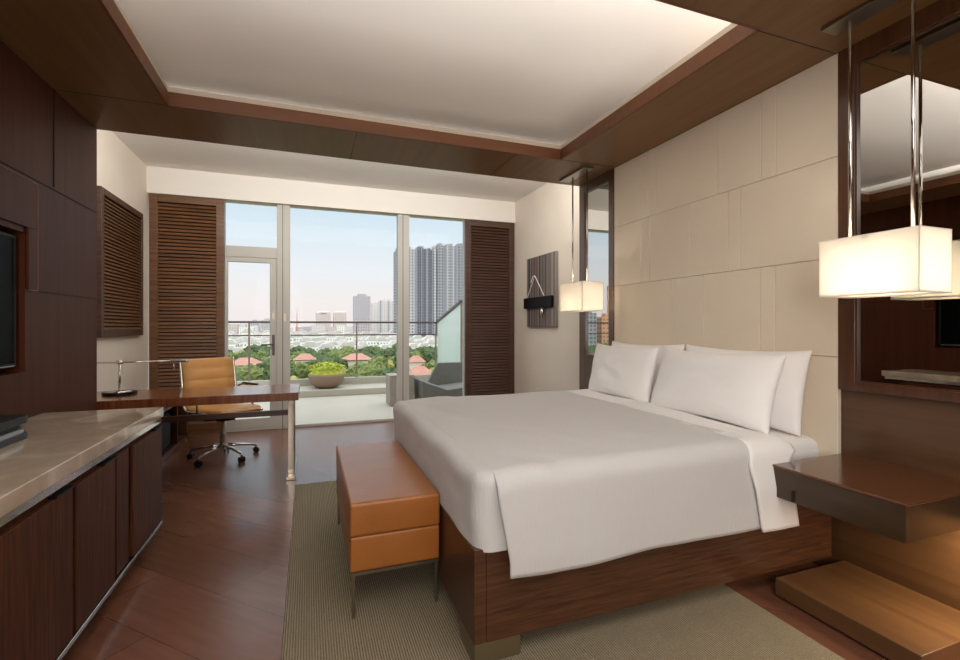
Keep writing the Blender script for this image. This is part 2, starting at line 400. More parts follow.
# wooden soffit ring round the raised ceiling
bm = nb()
g0 = .0185; box(bm, XL, TX0 - g0, YB, YS, ZS, ZS + .022); box(bm, TX1 + g0, XR, YB, YS, ZS, ZS + .022)
box(bm, TX0 - g0, TX1 + g0, TY1 + g0, YS, ZS, ZS + .022); box(bm, TX0 - g0, TX1 + g0, YB, TY0 - g0, ZS, ZS + .022)
struct('ceiling_soffit', bm, 'soffit')
bm = nb()   # seams of the soffit veneer
for a in ((XL, TX0, TY1 - .002, TY1 + .002), (TX1, XR, TY0 - .002, TY0 + .002), (TX1, XR, TY1 - .002, TY1 + .002), (.33, .334, TY1, YS), (1.6, 1.604, TY1, YS), (XL, TX0, TY0, TY0 + .004)):
    box(bm, *a, ZS - .0012, ZS + .002)
struct('trim_5', bm, 'groove')
struct('wall_soffit_end', B(XL - .3, XR + .28, YS - .02, YS, ZS + .022, ZC + .1), 'plaster')
bm = nb(); t_ = .018; z0, z1 = ZS - .0, ZS + .088
box(bm, TX0 - t_, TX0, TY0, TY1, z0, z1); box(bm, TX1, TX1 + t_, TY0, TY1, z0, z1)
box(bm, TX0 - t_, TX1 + t_, TY1, TY1 + t_, z0, z1); box(bm, TX0 - t_, TX1 + t_, TY0 - t_, TY0, z0, z1)
struct('trim_1', bm, 'trim')
bm = nb(); z0, z1 = ZS + .088, ZS + .122; g_ = .004
box(bm, TX0 - .1, TX0 - g_, TY0, TY1, z0, z1); box(bm, TX1 + g_, TX1 + .1, TY0, TY1, z0, z1)
box(bm, TX0 - .1, TX1 + .1, TY1 + g_, TY1 + .1, z0, z1); box(bm, TX0 - .1, TX1 + .1, TY0 - .1, TY0 - g_, z0, z1)
struct('trim_2', bm, 'ledge')
struct('fill_baffle', B(TX0 - .34, TX1 + .34, TY0 - .04, TY0 - .02, ZS + .122, ZS + .160), 'ledge')  # added unseen lip that keeps the tray fill off the far ledge
bm = nb()   # outer skirt closing the recess above the ledge, rear end deepened for the added fill
box(bm, TX0 - .37, TX0 - .35, TY0 - 1.25, TY1 + .35, ZS + .023, ZT + .1); box(bm, TX1 + .35, TX1 + .37, TY0 - 1.25, TY1 + .35, ZS + .023, ZT + .1)
box(bm, TX0 - .35, TX1 + .35, TY1 + .35, TY1 + .37, ZS + .023, ZT + .1); box(bm, TX0 - .35, TX1 + .35, TY0 - 1.27, TY0 - 1.25, ZS + .023, ZT + .1)
struct('trim_3', bm, 'ceil')
struct('roof_slab', B(XL - .5, XR + .5, YB - .12, YS, ZC + .1, ZC + .2), 'ceil')
# beam over the window
struct('trim_4', B(AL, AR, YW - .08, YW + .12, WT, ZC), 'beam')

# veneered wall: raised panels with fine copper seams
p = .006
bm = nb()
box(bm, XL, XL + .004, 3.499, 3.503, 2.129, ZS); box(bm, XL, XL + .004, 2.9, YS, 2.110, 2.114); box(bm, XL, XL + .004, 3.318, YS, 1.492, 1.496)
box(bm, XL, XL + .004, 1.0, 1.004, .8, ZS); box(bm, XL, XL + .004, 1.0, 3.0, 2.11, 2.114)
struct('trim_6', bm, 'groove')
# L shaped raised wood surround of the television
bm = nb(); box(bm, XL, XL + .014, 1.4, 3.29, 1.83, 2.085); box(bm, XL, XL + .014, 3.205, 3.29, 1.497, 1.83)
struct('wall_left_panel', bm, 'wall_wood', bevel=.003)
bm = nb(); box(bm, XL, XL + .016, 3.29, 3.294, 1.494, 2.088); box(bm, XL, XL + .016, 1.4, 3.294, 2.085, 2.088); box(bm, XL, XL + .016, 3.205, 3.294, 1.493, 1.497)
struct('trim_7', bm, 'gap')

# ------------------------------------------------------------------ window wall
FX = [(-.975, -.956), (-.373, -.22), (1.15, 1.31), (2.112, 2.15)]
bm = nb()
for a, b_ in FX: box(bm, a, b_, YW - .02, YW + .07, 0, WT)
box(bm, -.975, 2.15, YW, YW + .06, 0, .035)
struct('window_frame', bm, 'alu', bevel=.004)
bm = nb()
for x in (-.305, 1.222): box(bm, x - .004, x + .004, YW - .0215, YW - .019, 0, WT)
struct('trim_8', bm, 'darkrail')
for i, (a, b_) in enumerate(((-.22, 1.15), (1.31, 2.112))):
    struct('window_%d' % (i + 2), B(a, b_, YW + .02, YW + .028, .035, WT), 'glass')
struct('window_1', B(-.956, -.373, YW + .02, YW + .028, 2.26, WT), 'glass')
bm = nb(); box(bm, -.956, -.373, YW - .015, YW + .06, 2.15, 2.285); struct('trim_9', bm, 'alu', bevel=.004)
d = sempty('door_1', (-.66, YW + .02, .035))
bm = nb(); y0, y1 = YW - .005, YW + .045
box(bm, -.956, -.925, y0, y1, .035, 2.15); box(bm, -.455, -.373, y0, y1, .035, 2.15); box(bm, -.925, -.455, y0, y1, .035, .15); box(bm, -.925, -.455, y0, y1, 2.09, 2.15)
mk('door_frame', bm, 'alu', d, bevel=.004)
mk('door_glass', B(-.925, -.455, YW + .016, YW + .024, .15, 2.09), 'glass', d)
bm = nb(); box(bm, -.428, -.398, y0 - .008, y0, .93, 1.19); tube(bm, [(-.413, y0, 1.07), (-.413, y0 - .05, 1.07), (-.43, y0 - .06, 1.07), (-.55, y0 - .06, 1.065)], .010)
mk('door_handle', bm, 'darkrail', d, bevel=.002)
bm = nb(); box(bm, -.424, -.402, y0 - .008, y0, 1.38, 1.47); mk('door_lock', bm, 'brushed', d)
bm = nb(); box(bm, -.29, -.27, YW - .03, YW - .02, 1.36, 1.46); struct('trim_10', bm, 'beam')

def shutter(name, label, x0, x1, y0, y1, z0, z1, m, fw=.085, n=62, knob=False):
    """louvred sliding panel in an x-z plane"""
    t = thing(name, label, 'shutter', ((x0 + x1) / 2, (y0 + y1) / 2, z0))
    bm = nb(); box(bm, x0, x0 + fw, y0, y1, z0, z1); box(bm, x1 - fw, x1, y0, y1, z0, z1)
    box(bm, x0 + fw, x1 - fw, y0, y1, z1 - .09, z1); box(bm, x0 + fw, x1 - fw, y0, y1, z0, z0 + .14)
    mk('frame', bm, m, t, bevel=.004)
    bm = nb(); a, b_ = x0 + fw, x1 - fw; zz0, zz1 = z0 + .14, z1 - .09; st = (zz1 - zz0) / n
    for i in range(n):
        z = zz0 + st * i
        prism(bm, [(y0 + .004, z), (y0 + .014, z - .004), (y0 + .03, z + st * .72), (y0 + .018, z + st * .72)], 'x', a, b_)
    mk('louvre_slats', bm, m, t)
    mk('backing', B(a, b_, y1 - .004, y1, zz0, zz1), 'groove', t)
    if knob:
        bm = nb(); bmesh.ops.create_uvsphere(bm, u_segments=12, v_segments=8, radius=.018, matrix=Matrix.Translation((x0 + .38, y0 - .012, z0 + .085))); mk('knob', bm, 'chrome', t, smooth=True)
    return t
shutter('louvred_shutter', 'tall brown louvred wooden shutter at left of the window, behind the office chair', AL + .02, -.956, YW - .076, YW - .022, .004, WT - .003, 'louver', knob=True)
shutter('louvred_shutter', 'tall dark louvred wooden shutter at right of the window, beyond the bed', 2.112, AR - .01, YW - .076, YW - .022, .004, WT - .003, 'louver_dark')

# louvred framed panel on the left white wall
t = thing('louvred_wall_panel', 'framed louvred wood panel hung on the left white wall above the desk', 'wall panel', (AL, 5.55, 1.2))
bm = nb(); x0, x1 = AL, AL + .05; Y0, Y1, Z0, Z1 = 4.96, 6.07, 1.2, 2.52; f = .07
box(bm, x0, x1, Y0, Y0 + f, Z0, Z1); box(bm, x0, x1, Y1 - f * .6, Y1, Z0, Z1); box(bm, x0, x1, Y0 + f, Y1 - f * .6, Z0, Z0 + .07); box(bm, x0, x1, Y0 + f, Y1 - f * .6, Z1 - .06, Z1)
mk('frame', bm, 'louver_dark', t, bevel=.004)
bm = nb(); n = 36; st = (Z1 - Z0 - .13) / n
for i in range(n):
    z = Z0 + .07 + st * i; prism(bm, [(x1 - .006, z), (x1 - .016, z - .004), (x1 - .034, z + st * .7), (x1 - .022, z + st * .7)], 'y', Y0 + f, Y1 - f * .6)
mk('louvre_slats', bm, 'louver', t)
mk('backing', B(x0, x0 + .006, Y0 + f, Y1 - f * .6, Z0 + .07, Z1 - .06), 'groove', t)

# ------------------------------------------------------------------ rug
o = mk('area_rug', B(-.10, 1.95, .25, 4.09, .001, .012), 'rug', bevel=.004); tag(o, 'beige ribbed area rug lying under the bed and the leather bench', 'rug')

# ------------------------------------------------------------------ headboard
t = thing('headboard', 'tall cream leather upholstered headboard wall behind the bed', 'headboard', (XR, 2.585, .45))
rows = [(.46, 1.139, [2.844, 2.526, 2.226, 2.086, 1.981]), (1.139, 1.655, [3.448, 2.831, 2.790, 2.519, 2.086, 1.989]), (1.655, 2.180, [3.169, 3.069, 2.642, 2.314, 2.223]), (2.180, ZS, [3.086, 2.992, 2.397, 2.080, 1.984])]
HY0, HY1 = 1.640, 3.530
for z0, z1, ys in rows:
    e_ = sorted([HY0, HY1] + ys)
    for a, b_ in zip(e_, e_[1:]):
        mk('upholstered_panel', B(XR - .03, XR - .001, a + .0008, b_ - .0008, z0 + .0008, z1 - .0008), 'cream', t, bevel=.005, seg=3)

# ------------------------------------------------------------------ niche mirrors
def niche(name, label, y0, y1, my0, my1, bz):
    t = thing(name, label, 'mirror', (XR, (y0 + y1) / 2, bz))
    bm = nb(); x0, x1 = XR - .034, XR
    box(bm, x0, x1, y0, my0, bz, ZS); box(bm, x0, x1, my1, y1, bz, ZS); box(bm, x0, x1, my0, my1, bz, 1.02); box(bm, x0, x1, my0, my1, 2.62, ZS)
    mk('frame', bm, 'mirror_wood', t, bevel=.003)
    bm = nb(); b = .006; x0, x1 = XR - .026, XR - .008
    box(bm, x0, x1, my0, my0 + b, 1.02, 2.62); box(bm, x0, x1, my1 - b, my1, 1.02, 2.62); box(bm, x0, x1, my0 + b, my1 - b, 1.02, 1.02 + b); box(bm, x0, x1, my0 + b, my1 - b, 2.62 - b, 2.62)
    mk('inner_bead', bm, 'mirror_wood', t)
    mk('mirror_glass', B(XR - .012, XR - .004, my0, my1, 1.02, 2.62), 'mirror', t)
niche('wall_mirror', 'large wood framed mirror above the floating nightstand at the right', .30, 1.638, .40, 1.56, .975)
niche('wall_mirror', 'narrow tall wood framed mirror on the far side of the headboard', 3.532, 4.10, 3.61, 4.005, .45)

# ------------------------------------------------------------------ pendants
def pendant(y, label, rods, plate):
    t = thing('pendant_lamp', label, 'lamp', (2.327, y, ZS), 'rectangular pendant lamps beside the headboard')
    hx, hy = .107, .19; z0, z1 = 1.432, 1.690; X = 2.327; th = .003
    bm = nb(); box(bm, X - hx, X - hx + th, y - hy, y + hy, z0, z1); box(bm, X + hx - th, X + hx, y - hy, y + hy, z0, z1)
    box(bm, X - hx + th, X + hx - th, y - hy, y - hy + th, z0, z1); box(bm, X - hx + th, X + hx - th, y + hy - th, y + hy, z0, z1)
    sh = mk('lamp_shade', bm, 'shade', t)
    mk('diffuser', B(X - hx + .004, X + hx - .004, y - hy + .004, y + hy - .004, z0 + .006, z0 + .009), 'shade', t)
    bm = nb(); f = .004
    for zz, fn in ((z1 - f, 'upper_rim'), (z0, 'lower_rim')):
        bm = nb()
        box(bm, X - hx - .001, X - hx + f, y - hy, y + hy, zz, zz + f); box(bm, X + hx - f, X + hx + .001, y - hy, y + hy, zz, zz + f)
        box(bm, X - hx, X + hx, y - hy - .001, y - hy + f, zz, zz + f); box(bm, X - hx, X + hx, y + hy - f, y + hy + .001, zz, zz + f)
        mk(fn, bm, 'cord', t)
    bm = nb(); box(bm, X - hx + .004, X + hx - .004, y - .01, y + .01, z1 - .02, z1 - .012)
    for ry in rods: box(bm, X - .01, X + .01, min(ry, y), max(ry, y), z1 - .0195, z1 - .0125)
    mk('spider_bar', bm, 'brushed', t)
    for ry in rods:
        bm = nb(); tube(bm, [(X, ry, z1 - .016), (X, ry, ZS - .018)], .0072, 14); mk('rod', bm, 'chrome', t, smooth=True)
    bm = nb(); box(bm, X - .05, X + .05, plate[0], plate[1], ZS - .02, ZS - .0015); mk('ceiling_plate', bm, 'brushed', t, bevel=.002)
    bm = nb(); bmesh.ops.create_uvsphere(bm, u_segments=16, v_segments=10, radius=.028, matrix=Matrix.Translation((X, y, 1.565))); mk('bulb', bm, 'bulb', t, smooth=True)
    bm = nb(); tube(bm, [(X, y, 1.59), (X, y, z1 - .016)], .012, 10); mk('socket', bm, 'brushed', t, smooth=True)
    light('pendant_glow', 'POINT', (X, y, 1.53), PEND, (1, .90, .78), shadow_soft_size=.03)
PEND = 6.5
pendant(1.31, 'rectangular cream pendant lamp hanging over the floating nightstand, nearest the camera', (1.195, 1.433), (1.09, 1.53))
pendant(3.69, 'rectangular cream pendant lamp hanging on the window side of the bed', (3.59, 3.83), (3.56, 3.99))

# ------------------------------------------------------------------ floating nightstand and the step below it
t = thing('floating_nightstand', 'dark wooden floating nightstand shelf fixed to the wall at right of bed', 'nightstand', (2.32, 1.34, .50))
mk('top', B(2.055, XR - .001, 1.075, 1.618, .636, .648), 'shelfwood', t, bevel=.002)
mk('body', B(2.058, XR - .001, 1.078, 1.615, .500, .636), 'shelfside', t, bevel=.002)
mk('drawer_pull', B(2.050, 2.060, 1.50, 1.508, .505, .555), 'groove', t)
o = mk('wooden_step', B(2.105, XR - .002, 1.055, 1.628, .012, .092), 'stepwood', bevel=.003); tag(o, 'low lit brown wooden plinth on floor beneath the floating nightstand', 'plinth')
light('shelf_strip_light', 'AREA', (2.47, 1.0, .48), 5, (1, .80, .54), shape='RECTANGLE', size=.2, size_y=.25)

# ------------------------------------------------------------------ bed
BX0, BY0, BY1 = .587, 1.669, 3.505
t = thing('bed_frame', 'dark wood platform bed base raised on metal plate feet', 'bed', (1.6, 2.585, 0))
bm = nb(); th = .05
box(bm, BX0, BX0 + th, BY0, BY1, .092, .451); box(bm, BX0 + th, XR - .032, BY0, BY0 + th, .092, .451); box(bm, BX0 + th, XR - .032, BY1 - th, BY1, .092, .451)
mk('side_rails', bm, 'bedwood', t, bevel=.004)
mk('bed_deck', B(BX0 + th, XR - .032, BY0 + th, BY1 - th, .2, .40), 'cab', t)
mk('recessed_base', B(BX0 + .35, XR - .04, BY0 + .3, BY1 - .3, .013, .2), 'groove', t)
for y in (BY0 + .004, BY1 - .194):
    mk('metal_foot', B(BX0 + .004, BX0 + .195, y, y + .19, .013, .092), 'brass', t, bevel=.003)

def rbox(x0, x1, y0, y1, z0, z1, r, n=3):
    bm = B(x0, x1, y0, y1, z0, z1)
    bmesh.ops.bevel(bm, geom=list(bm.edges) + list(bm.verts), offset=r, segments=n * 2, profile=.5, affect='EDGES')
    return bm
def fine(o, lv=1): 
    s = o.modifiers.new('sub', 'SUBSURF'); s.levels = lv; s.render_levels = lv
MX0 = .605
o = mk('mattress', rbox(MX0 + .012, 2.566, 1.70, 3.47, .402, .715, .07), 'sheet', smooth=True); tag(o, 'thick mattress in white sheet resting in the wooden bed base', 'mattress')

def nz(x, y, s, a): return a * (noise.noise(Vector((x * s, y * s, 3.1))))
DZ, DY0, DY1, R = .742, 1.632, 3.545, .070
def drape_prof(v, y0, y1, ztop, zb0, zb1, r):
    """v 0..1 along near hem, up, over the top, down to far hem -> (y, z)"""
    l1 = ztop - r - zb0; l2 = r * PI / 2; l3 = (y1 - r) - (y0 + r); l5 = ztop - r - zb1
    tot = l1 + l2 + l3 + l2 + l5; s = v * tot
    if s < l1: return y0, zb0 + s
    s -= l1
    if s < l2: a = s / r; return y0 + r - r * math.cos(a), ztop - r + r * math.sin(a)
    s -= l2
    if s < l3: return y0 + r + s, ztop
    s -= l3
    if s < l2: a = s / r; return y1 - r + r * math.sin(a), ztop - r + r * math.cos(a)
    s -= l2
    return y1, ztop - r - s
# tucked part of the duvet that closes the foot of the bed
def foot(u, v):
    # plan outline rounded in corner, v: across; u: 0 bottom .. 1 well over the top
    y0, y1, r = 1.655, 3.53, .05
    Lh = .72 - .44; arc = r * PI / 2; Lt = .25; s = u * (Lh + arc + Lt)
    if s < Lh: inset, z = 0, .44 + s
    elif s < Lh + arc: a = (s - Lh) / r; inset, z = r - r * math.cos(a), .742 - r + r * math.sin(a)
    else: inset, z = r + (s - Lh - arc), .742 - .005 * min(1, (s - Lh - arc) / .1)
    if s < Lh: z = .44 + s * ((.742 - r - .44) / Lh)
    # three sided path in plan
    x0 = MX0 - .012 + inset; ya = y0 + inset; yb = y1 - inset; rc = max(.07 - inset, .01)
    side = .14 ; l1 = side; l2 = rc * PI / 2; l3 = (yb - rc) - (ya + rc); tot = 2 * l1 + 2 * l2 + l3; q = v * tot
    if q < l1: x, y = x0 + rc + (l1 - q), ya
    elif q < l1 + l2: a = (q - l1) / rc; x, y = x0 + rc - rc * math.sin(a), ya + rc - rc * math.cos(a)
    elif q < l1 + l2 + l3: x, y = x0, ya + rc + (q - l1 - l2)
    elif q < l1 + 2 * l2 + l3: a = (q - l1 - l2 - l3) / rc; x, y = x0 + rc - rc * math.cos(a), yb - rc + rc * math.sin(a)
    else: x, y = x0 + rc + (q - l1 - 2 * l2 - l3), yb
    k = max(0, min(1, (z - .44) / .2)); bul = .004 * math.sin(PI * min(1, u * 1.6)) if u < .6 else 0
    x -= bul * (1 if l1 < q < tot - l1 else 0)
    return (x + nz(y, z * 2, 5, .008), y + nz(x, z, 6, .005), z + (nz(x, y, 2.1, .010) + nz(x + 4, y, 5.5, .004)) * max(0, min(1, (z - .6) / .12)))
bm = nb(); grid(bm, 40, 150, foot)
dv = mk('duvet', nb_ if False else bm, 'duvet', smooth=True)
tag(dv, 'pale grey white textured duvet spread over the bed', 'duvet')
def duv(u, v):
    x = .668 + u * (2.03 - .668)
    hem0 = .352 + .004 * math.sin(x * 5); hem1 = .37
    tuck = 1
    zt = DZ + (0 if x > .84 else -.014 * ((.84 - x) / .17) ** 2)
    y, z = drape_prof(v, DY0, DY1, zt, hem0 if tuck else .50, hem1 if tuck else .50, R)
    side = max(0, min(1, (zt - R - z) / .25))
    if not tuck:
        if z < zt - .02:
            k = min(1, (zt - .02 - z) / .05); y += (.075 * k if y < 2.5 else -.075 * k)
        x += 0
    if z < zt - R:
        fold = .005 * math.sin(x * 7 + z * 3) + .002 * math.sin(x * 17 + 1)
        y += (-(fold + .012) * side if y < 2.5 else (fold + .012) * side)
        x += .045 * side * max(0, (1.1 - x) / .43)
    if z > .6: z += .006 * math.sin(16 * x + 9 * y + 3 * noise.noise(Vector((x * 3, y * 3, 0)))) * max(0, min(1, (1.25 - x) / .4)) * min(1, max(0, (x - .70) / .15))
    z += nz(x, y, 2.1, .010) + nz(x + 4, y, 5.5, .004)
    return (x, y, z)
bm = nb(); grid(bm, 110, 150, duv)
cv = mk('duvet_cover_top', bm, 'duvet', dv, smooth=True)
cv.modifiers.new('th', 'SOLIDIFY').thickness = -.012
# folded back sheet
def cuff(u, v):
    y, z = drape_prof(v, DY0 - .012, DY1 + .008, DZ + .012, .342, .36, R + .005)
    xl = 1.945 + .10 * max(0, min(1, (y - 1.66) / 1.0)); wd = .235
    dn = max(0, (.66 - z) / .32); wd += .07 * max(0, min(1, (z - .62) / .1))
    xl += -.03 * max(0, min(1, (.74 - z) / .1)) + .06 * dn
    x = xl + u * wd
    z += nz(x, y, 2.1, .010) + nz(x + 4, y, 5.5, .004)
    if dn > 0: pass
    sd = max(0, min(1, (DZ - z) / .2)); y += (-.036 * sd if y < 2.5 else .036 * sd)
    if u > .7 and z > .7: z -= .03 * ((u - .7) / .3) ** 2
    return (x, y, z)
bm = nb(); grid(bm, 14, 150, cuff)
o = mk('folded_top_sheet', bm, 'sheet', smooth=True); o.modifiers.new('th', 'SOLIDIFY').thickness = -.012
tag(o, 'smooth white sheet cuff folded back across the duvet below the pillows', 'sheet')

def pillow(label, yc, xb, zb, W, Hh, T, lean, yaw=0, seed=0):
    bm = nb(); n = 36; m_ = 26
    def f(sgn):
        def g(a, b_):
            u = a * 2 - 1; v = b_ * 2 - 1
            t_ = T * (max(0, (1 - abs(u) ** 2.6)) * max(0, (1 - abs(v) ** 2.6))) ** .5
            px_ = W / 2 * u * (1 - .045 * (1 - v * v)); pz = Hh / 2 * v * (1 - .10 * (1 - abs(u) ** 2.2)) + Hh / 2
            wr = 1 + .25 * noise.noise(Vector((u * 2 + seed, v * 2, seed)))
            t_ = t_ * wr + .004 * noise.noise(Vector((u * 6 + seed, v * 6, 2)))*(1-u*u)*(1-v*v)
            if v < 0: t_ *= 1 + .25 * (-v)
            return (sgn * t_, px_, pz)
        return g
    grid(bm, n, m_, f(-1)); grid(bm, n, m_, f(1))
    bmesh.ops.remove_doubles(bm, verts=bm.verts, dist=.0015)
    R_ = Matrix.Translation((xb, yc, zb)) @ Matrix.Rotation(yaw, 4, 'Z') @ Matrix.Rotation(lean, 4, 'Y')
    bmesh.ops.transform(bm, matrix=R_, verts=bm.verts)
    o = mk('pillow', bm, 'pillow', smooth=True); tag(o, label, 'pillow', 'white bed pillows'); fine(o)
LE = math.radians(18)
pillow('large white pillow of the front pair, nearest the camera', 2.235, 2.25, .722, .93, .455, .085, LE, 0, 1)
pillow('white pillow of the front pair, on the window side of the bed', 3.115, 2.28,   .722, .78, .445, .08, math.radians(12), 0, 5)
pillow('white pillow leaning on headboard behind the near front pillow, nearest the nightstand', 2.17, 2.42, .712, .90, .475, .07, math.radians(11), 0, 9)
pillow('white pillow leaning on headboard behind the window-side front pillow', 3.05, 2.42, .712, .86, .475, .07, math.radians(11), 0, 13)

# ------------------------------------------------------------------ bench
t = thing('leather_bench', 'tan leather upholstered bench on thin metal legs at foot of bed', 'bench', (.38, 2.66, .012))
BXa, BXb, BYa, BYb = .170, .578, 2.12, 3.20
def cushion(x0, x1, y0, y1, z0, z1, d):
    bm = B(x0, x1, y0, y1, z0, z1); bmesh.ops.subdivide_edges(bm, edges=bm.edges, cuts=9, use_grid_fill=True)
    for v in bm.verts:
        a, b_, c = [(q - lo) / (hi - lo) for q, lo, hi in ((v.co.x, x0, x1), (v.co.y, y0, y1), (v.co.z, z0, z1))]
        sx_, sy_, sz_ = [math.sin(PI * q) ** .6 if 0 < q < 1 else 0 for q in (a, b_, c)]
        nn = .0025 * noise.noise(v.co * 9)
        if c > .999: v.co.z += (d * 1.3 + nn) * sx_ * sy_
        if b_ < .001: v.co.y -= (d + nn) * sx_ * sz_
        if b_ > .999: v.co.y += d * sx_ * sz_
        if a < .001: v.co.x -= (d + nn) * sy_ * sz_
        if a > .999: v.co.x += d * .3 * sy_ * sz_
    return bm
mk('upper_cushion', cushion(BXa, BXb, BYa, BYb, .371, .520, .007), 'tan', t, bevel=.012, seg=4)
mk('lower_base', cushion(BXa + .002, BXb - .002, BYa + .002, BYb - .002, .215, .3705, .004), 'tan', t, bevel=.009, seg=3)
bm = nb(); i_ = .004; box(bm, BXa + i_, BXb - i_, BYa + i_, BYa + .03, .200, .215); box(bm, BXa + i_, BXb - i_, BYb - .03, BYb - i_, .200, .215); box(bm, BXa + i_, BXa + .03, BYa + .03, BYb - .03, .200, .215); box(bm, BXb - .03, BXb - i_, BYa + .03, BYb - .03, .200, .215)
mk('metal_rim', bm, 'brushed', t)
for x in (BXa + .016, BXb - .016):
    for y in (BYa + .016, BYb - .016): mk('leg', B(x - .008, x + .008, y - .008, y + .008, .012, .20), 'brushed', t, bevel=.002)

# ------------------------------------------------------------------ media cabinet
CX, CY0, CY1 = -.837, .9, 3.38
t = thing('media_cabinet', 'long dark wood low cabinet with flat doors along the left wall', 'cabinet', (-1.13, 2.3, 0))
mk('body', B(XL + .001, CX - .022, CY0, CY1 - .04, .115, .705), 'cab', t)
for a, b_ in ((CY0 + .02, 1.50), (1.52, 2.197), (2.222, 2.612), (2.853, 3.345)):
    dd = mk('door', B(CX - .020, CX, a, b_, .125, .688), 'cab', t, bevel=.002)
    mk('finger_pull', B(CX - .03, CX + .004, b_ - .13, b_, .690, .698), 'black', dd)
mk('narrow_panel', B(CX - .028, CX - .010, 2.66, 2.815, .125, .69), 'cab', t)
mk('dark_recess', B(CX - .06, CX - .0285, CY0, 3.34, .12, .735), 'black', t)
mk('plinth', B(XL + .001, CX - .07, CY0, CY1 - .12, 0, .115), 'groove', t)
mk('base_rail', B(CX - .035, CX + .002, CY0, 3.35, .098, .118), 'chrome', t, bevel=.002)
mk('top_rail', B(CX - .02, CX - .004, CY0, 3.35, .715, .742), 'chrome', t)
o = mk('marble_countertop', B(XL + .001, CX + .0, CY0 - .1, CY1, .743, .803), 'marble', bevel=.004); tag(o, 'beige marble countertop on the long cabinet along the left wall', 'countertop')

# set top box on the counter
t = thing('media_player', 'low black and silver media player box on the marble counter', 'media player', (-1.28, 2.5, .803))
def rpoly(x0, x1, y0, y1, r, n=8):
    out = []
    for cx, cy, a0 in ((x1 - r, y1 - r, 0), (x0 + r * .2, y1 - r * .2, PI / 2), (x0 + r * .2, y0 + r * .2, PI), (x1 - r, y0 + r, 1.5 * PI)):
        rr = r if cx > (x0 + x1) / 2 else r * .2
        for k in range(n + 1): out.append((cx + rr * math.cos(a0 + k / n * PI / 2), cy + rr * math.sin(a0 + k / n * PI / 2)))
    return out
bm = nb(); prism(bm, rpoly(-1.40, -1.17, 2.22, 2.69, .06), 'z', .803, .830); prism(bm, rpoly(-1.40, -1.17, 2.22, 2.69, .06), 'z', .872, .905)
mk('case', bm, mat('dark_grey_plastic', rgb(30, 31, 32), .35, spec=.3), t, bevel=.003)
bm = nb(); prism(bm, rpoly(-1.40, -1.18, 2.23, 2.68, .055), 'z', .830, .848); mk('silver_band', bm, 'white_strip', t)
bm = nb(); prism(bm, rpoly(-1.40, -1.19, 2.24, 2.67, .05), 'z', .848, .872); mk('front_slot', bm, 'black', t)

# television
t = thing('television', 'black flat screen television mounted on the dark left wall', 'television', (XL, 2.54, 1.06))
bm = nb(); X1 = XL - .02; ya, yb, za, zb = 1.88, 3.165, 1.085, 1.775; f = .018
mk('back_case', B(XL - .078, X1 - .012, ya + .01, yb - .01, za + .01, zb - .01), 'black', t)
box(bm, X1 - .012, X1, ya, yb, za, za + f); box(bm, X1 - .012, X1, ya, yb, zb - f, zb); box(bm, X1 - .012, X1, ya, ya + f, za + f, zb - f); box(bm, X1 - .012, X1, yb - f, yb, za + f, zb - f)
mk('bezel', bm, 'black', t, bevel=.002)
mk('screen', B(X1 - .011, X1 - .004, ya + f, yb - f, za + f, zb - f), 'screen', t)
mk('bottom_strip', B(X1 - .001, X1 + .001, ya + .02, yb - .02, za + .004, za + .009), 'white_strip', t)

# ------------------------------------------------------------------ desk
t = thing('writing_desk', 'long reddish wood writing desk with chrome end leg before the window', 'desk', (-.9, 4.55, 0))
mk('desktop', B(AL + .003, -.078, 4.23, 4.87, .675, .742), 'desk', t, bevel=.003)
mk('stretcher', B(AL + .01, -.15, 4.52, 4.56, .505, .55), 'bedwood', t, bevel=.002)
lg = nb(); y0, y1 = 4.36, 4.66
prism(lg, [(4.33, .675), (4.41, .675), (4.39, .03), (4.35, .03)], 'x', -.165, -.115)
prism(lg, [(4.70, .675), (4.78, .675), (4.76, .03), (4.72, .03)], 'x', -.165, -.115)
mk('leg', lg, 'desksteel', t, bevel=.003)
mk('foot_bar', B(-.178, -.102, 4.25, 4.86, .0, .03), 'desksteel', t, bevel=.004)
mk('leg_cross_bar', B(-.16, -.12, 4.33, 4.78, .64, .675), 'chrome', t)

# desk lamp
t = thing('desk_lamp', 'chrome swing arm desk lamp with round base on the wooden desk', 'lamp', (-1.45, 4.62, .742))
bm = nb(); lathe(bm, [(.115, 0), (.118, .004), (.118, .018), (.112, .022)], (-1.45, 4.62, .742)); mk('base', bm, 'black', t, smooth=False)
bm = nb(); lathe(bm, [(.10, 0), (.04, .010), (.012, .016)], (-1.45, 4.62, .764)); mk('base_cap', bm, 'chrome', t, smooth=True)
bm = nb(); tube(bm, [(-1.45, 4.62, .775), (-1.45, 4.62, 1.02)], .010); mk('stem', bm, 'chrome', t, smooth=True)
bm = nb(); tube(bm, [(-1.70, 4.62, 1.0), (-1.06, 4.62, 1.006)], .006); tube(bm, [(-1.47, 4.62, 1.003), (-1.43, 4.62, 1.003)], .016); mk('arm', bm, 'chrome', t, smooth=True)
bm = nb(); box(bm, -1.09, -.965, 4.60, 4.64, .992, 1.020); mk('lamp_head', bm, 'chrome', t, bevel=.006)
bm = nb(); tube(bm, [(-1.07, 4.62, .995), (-1.07, 4.62, .93)], [.004, .006], 8); mk('pull_handle', bm, 'chrome', t, smooth=True)

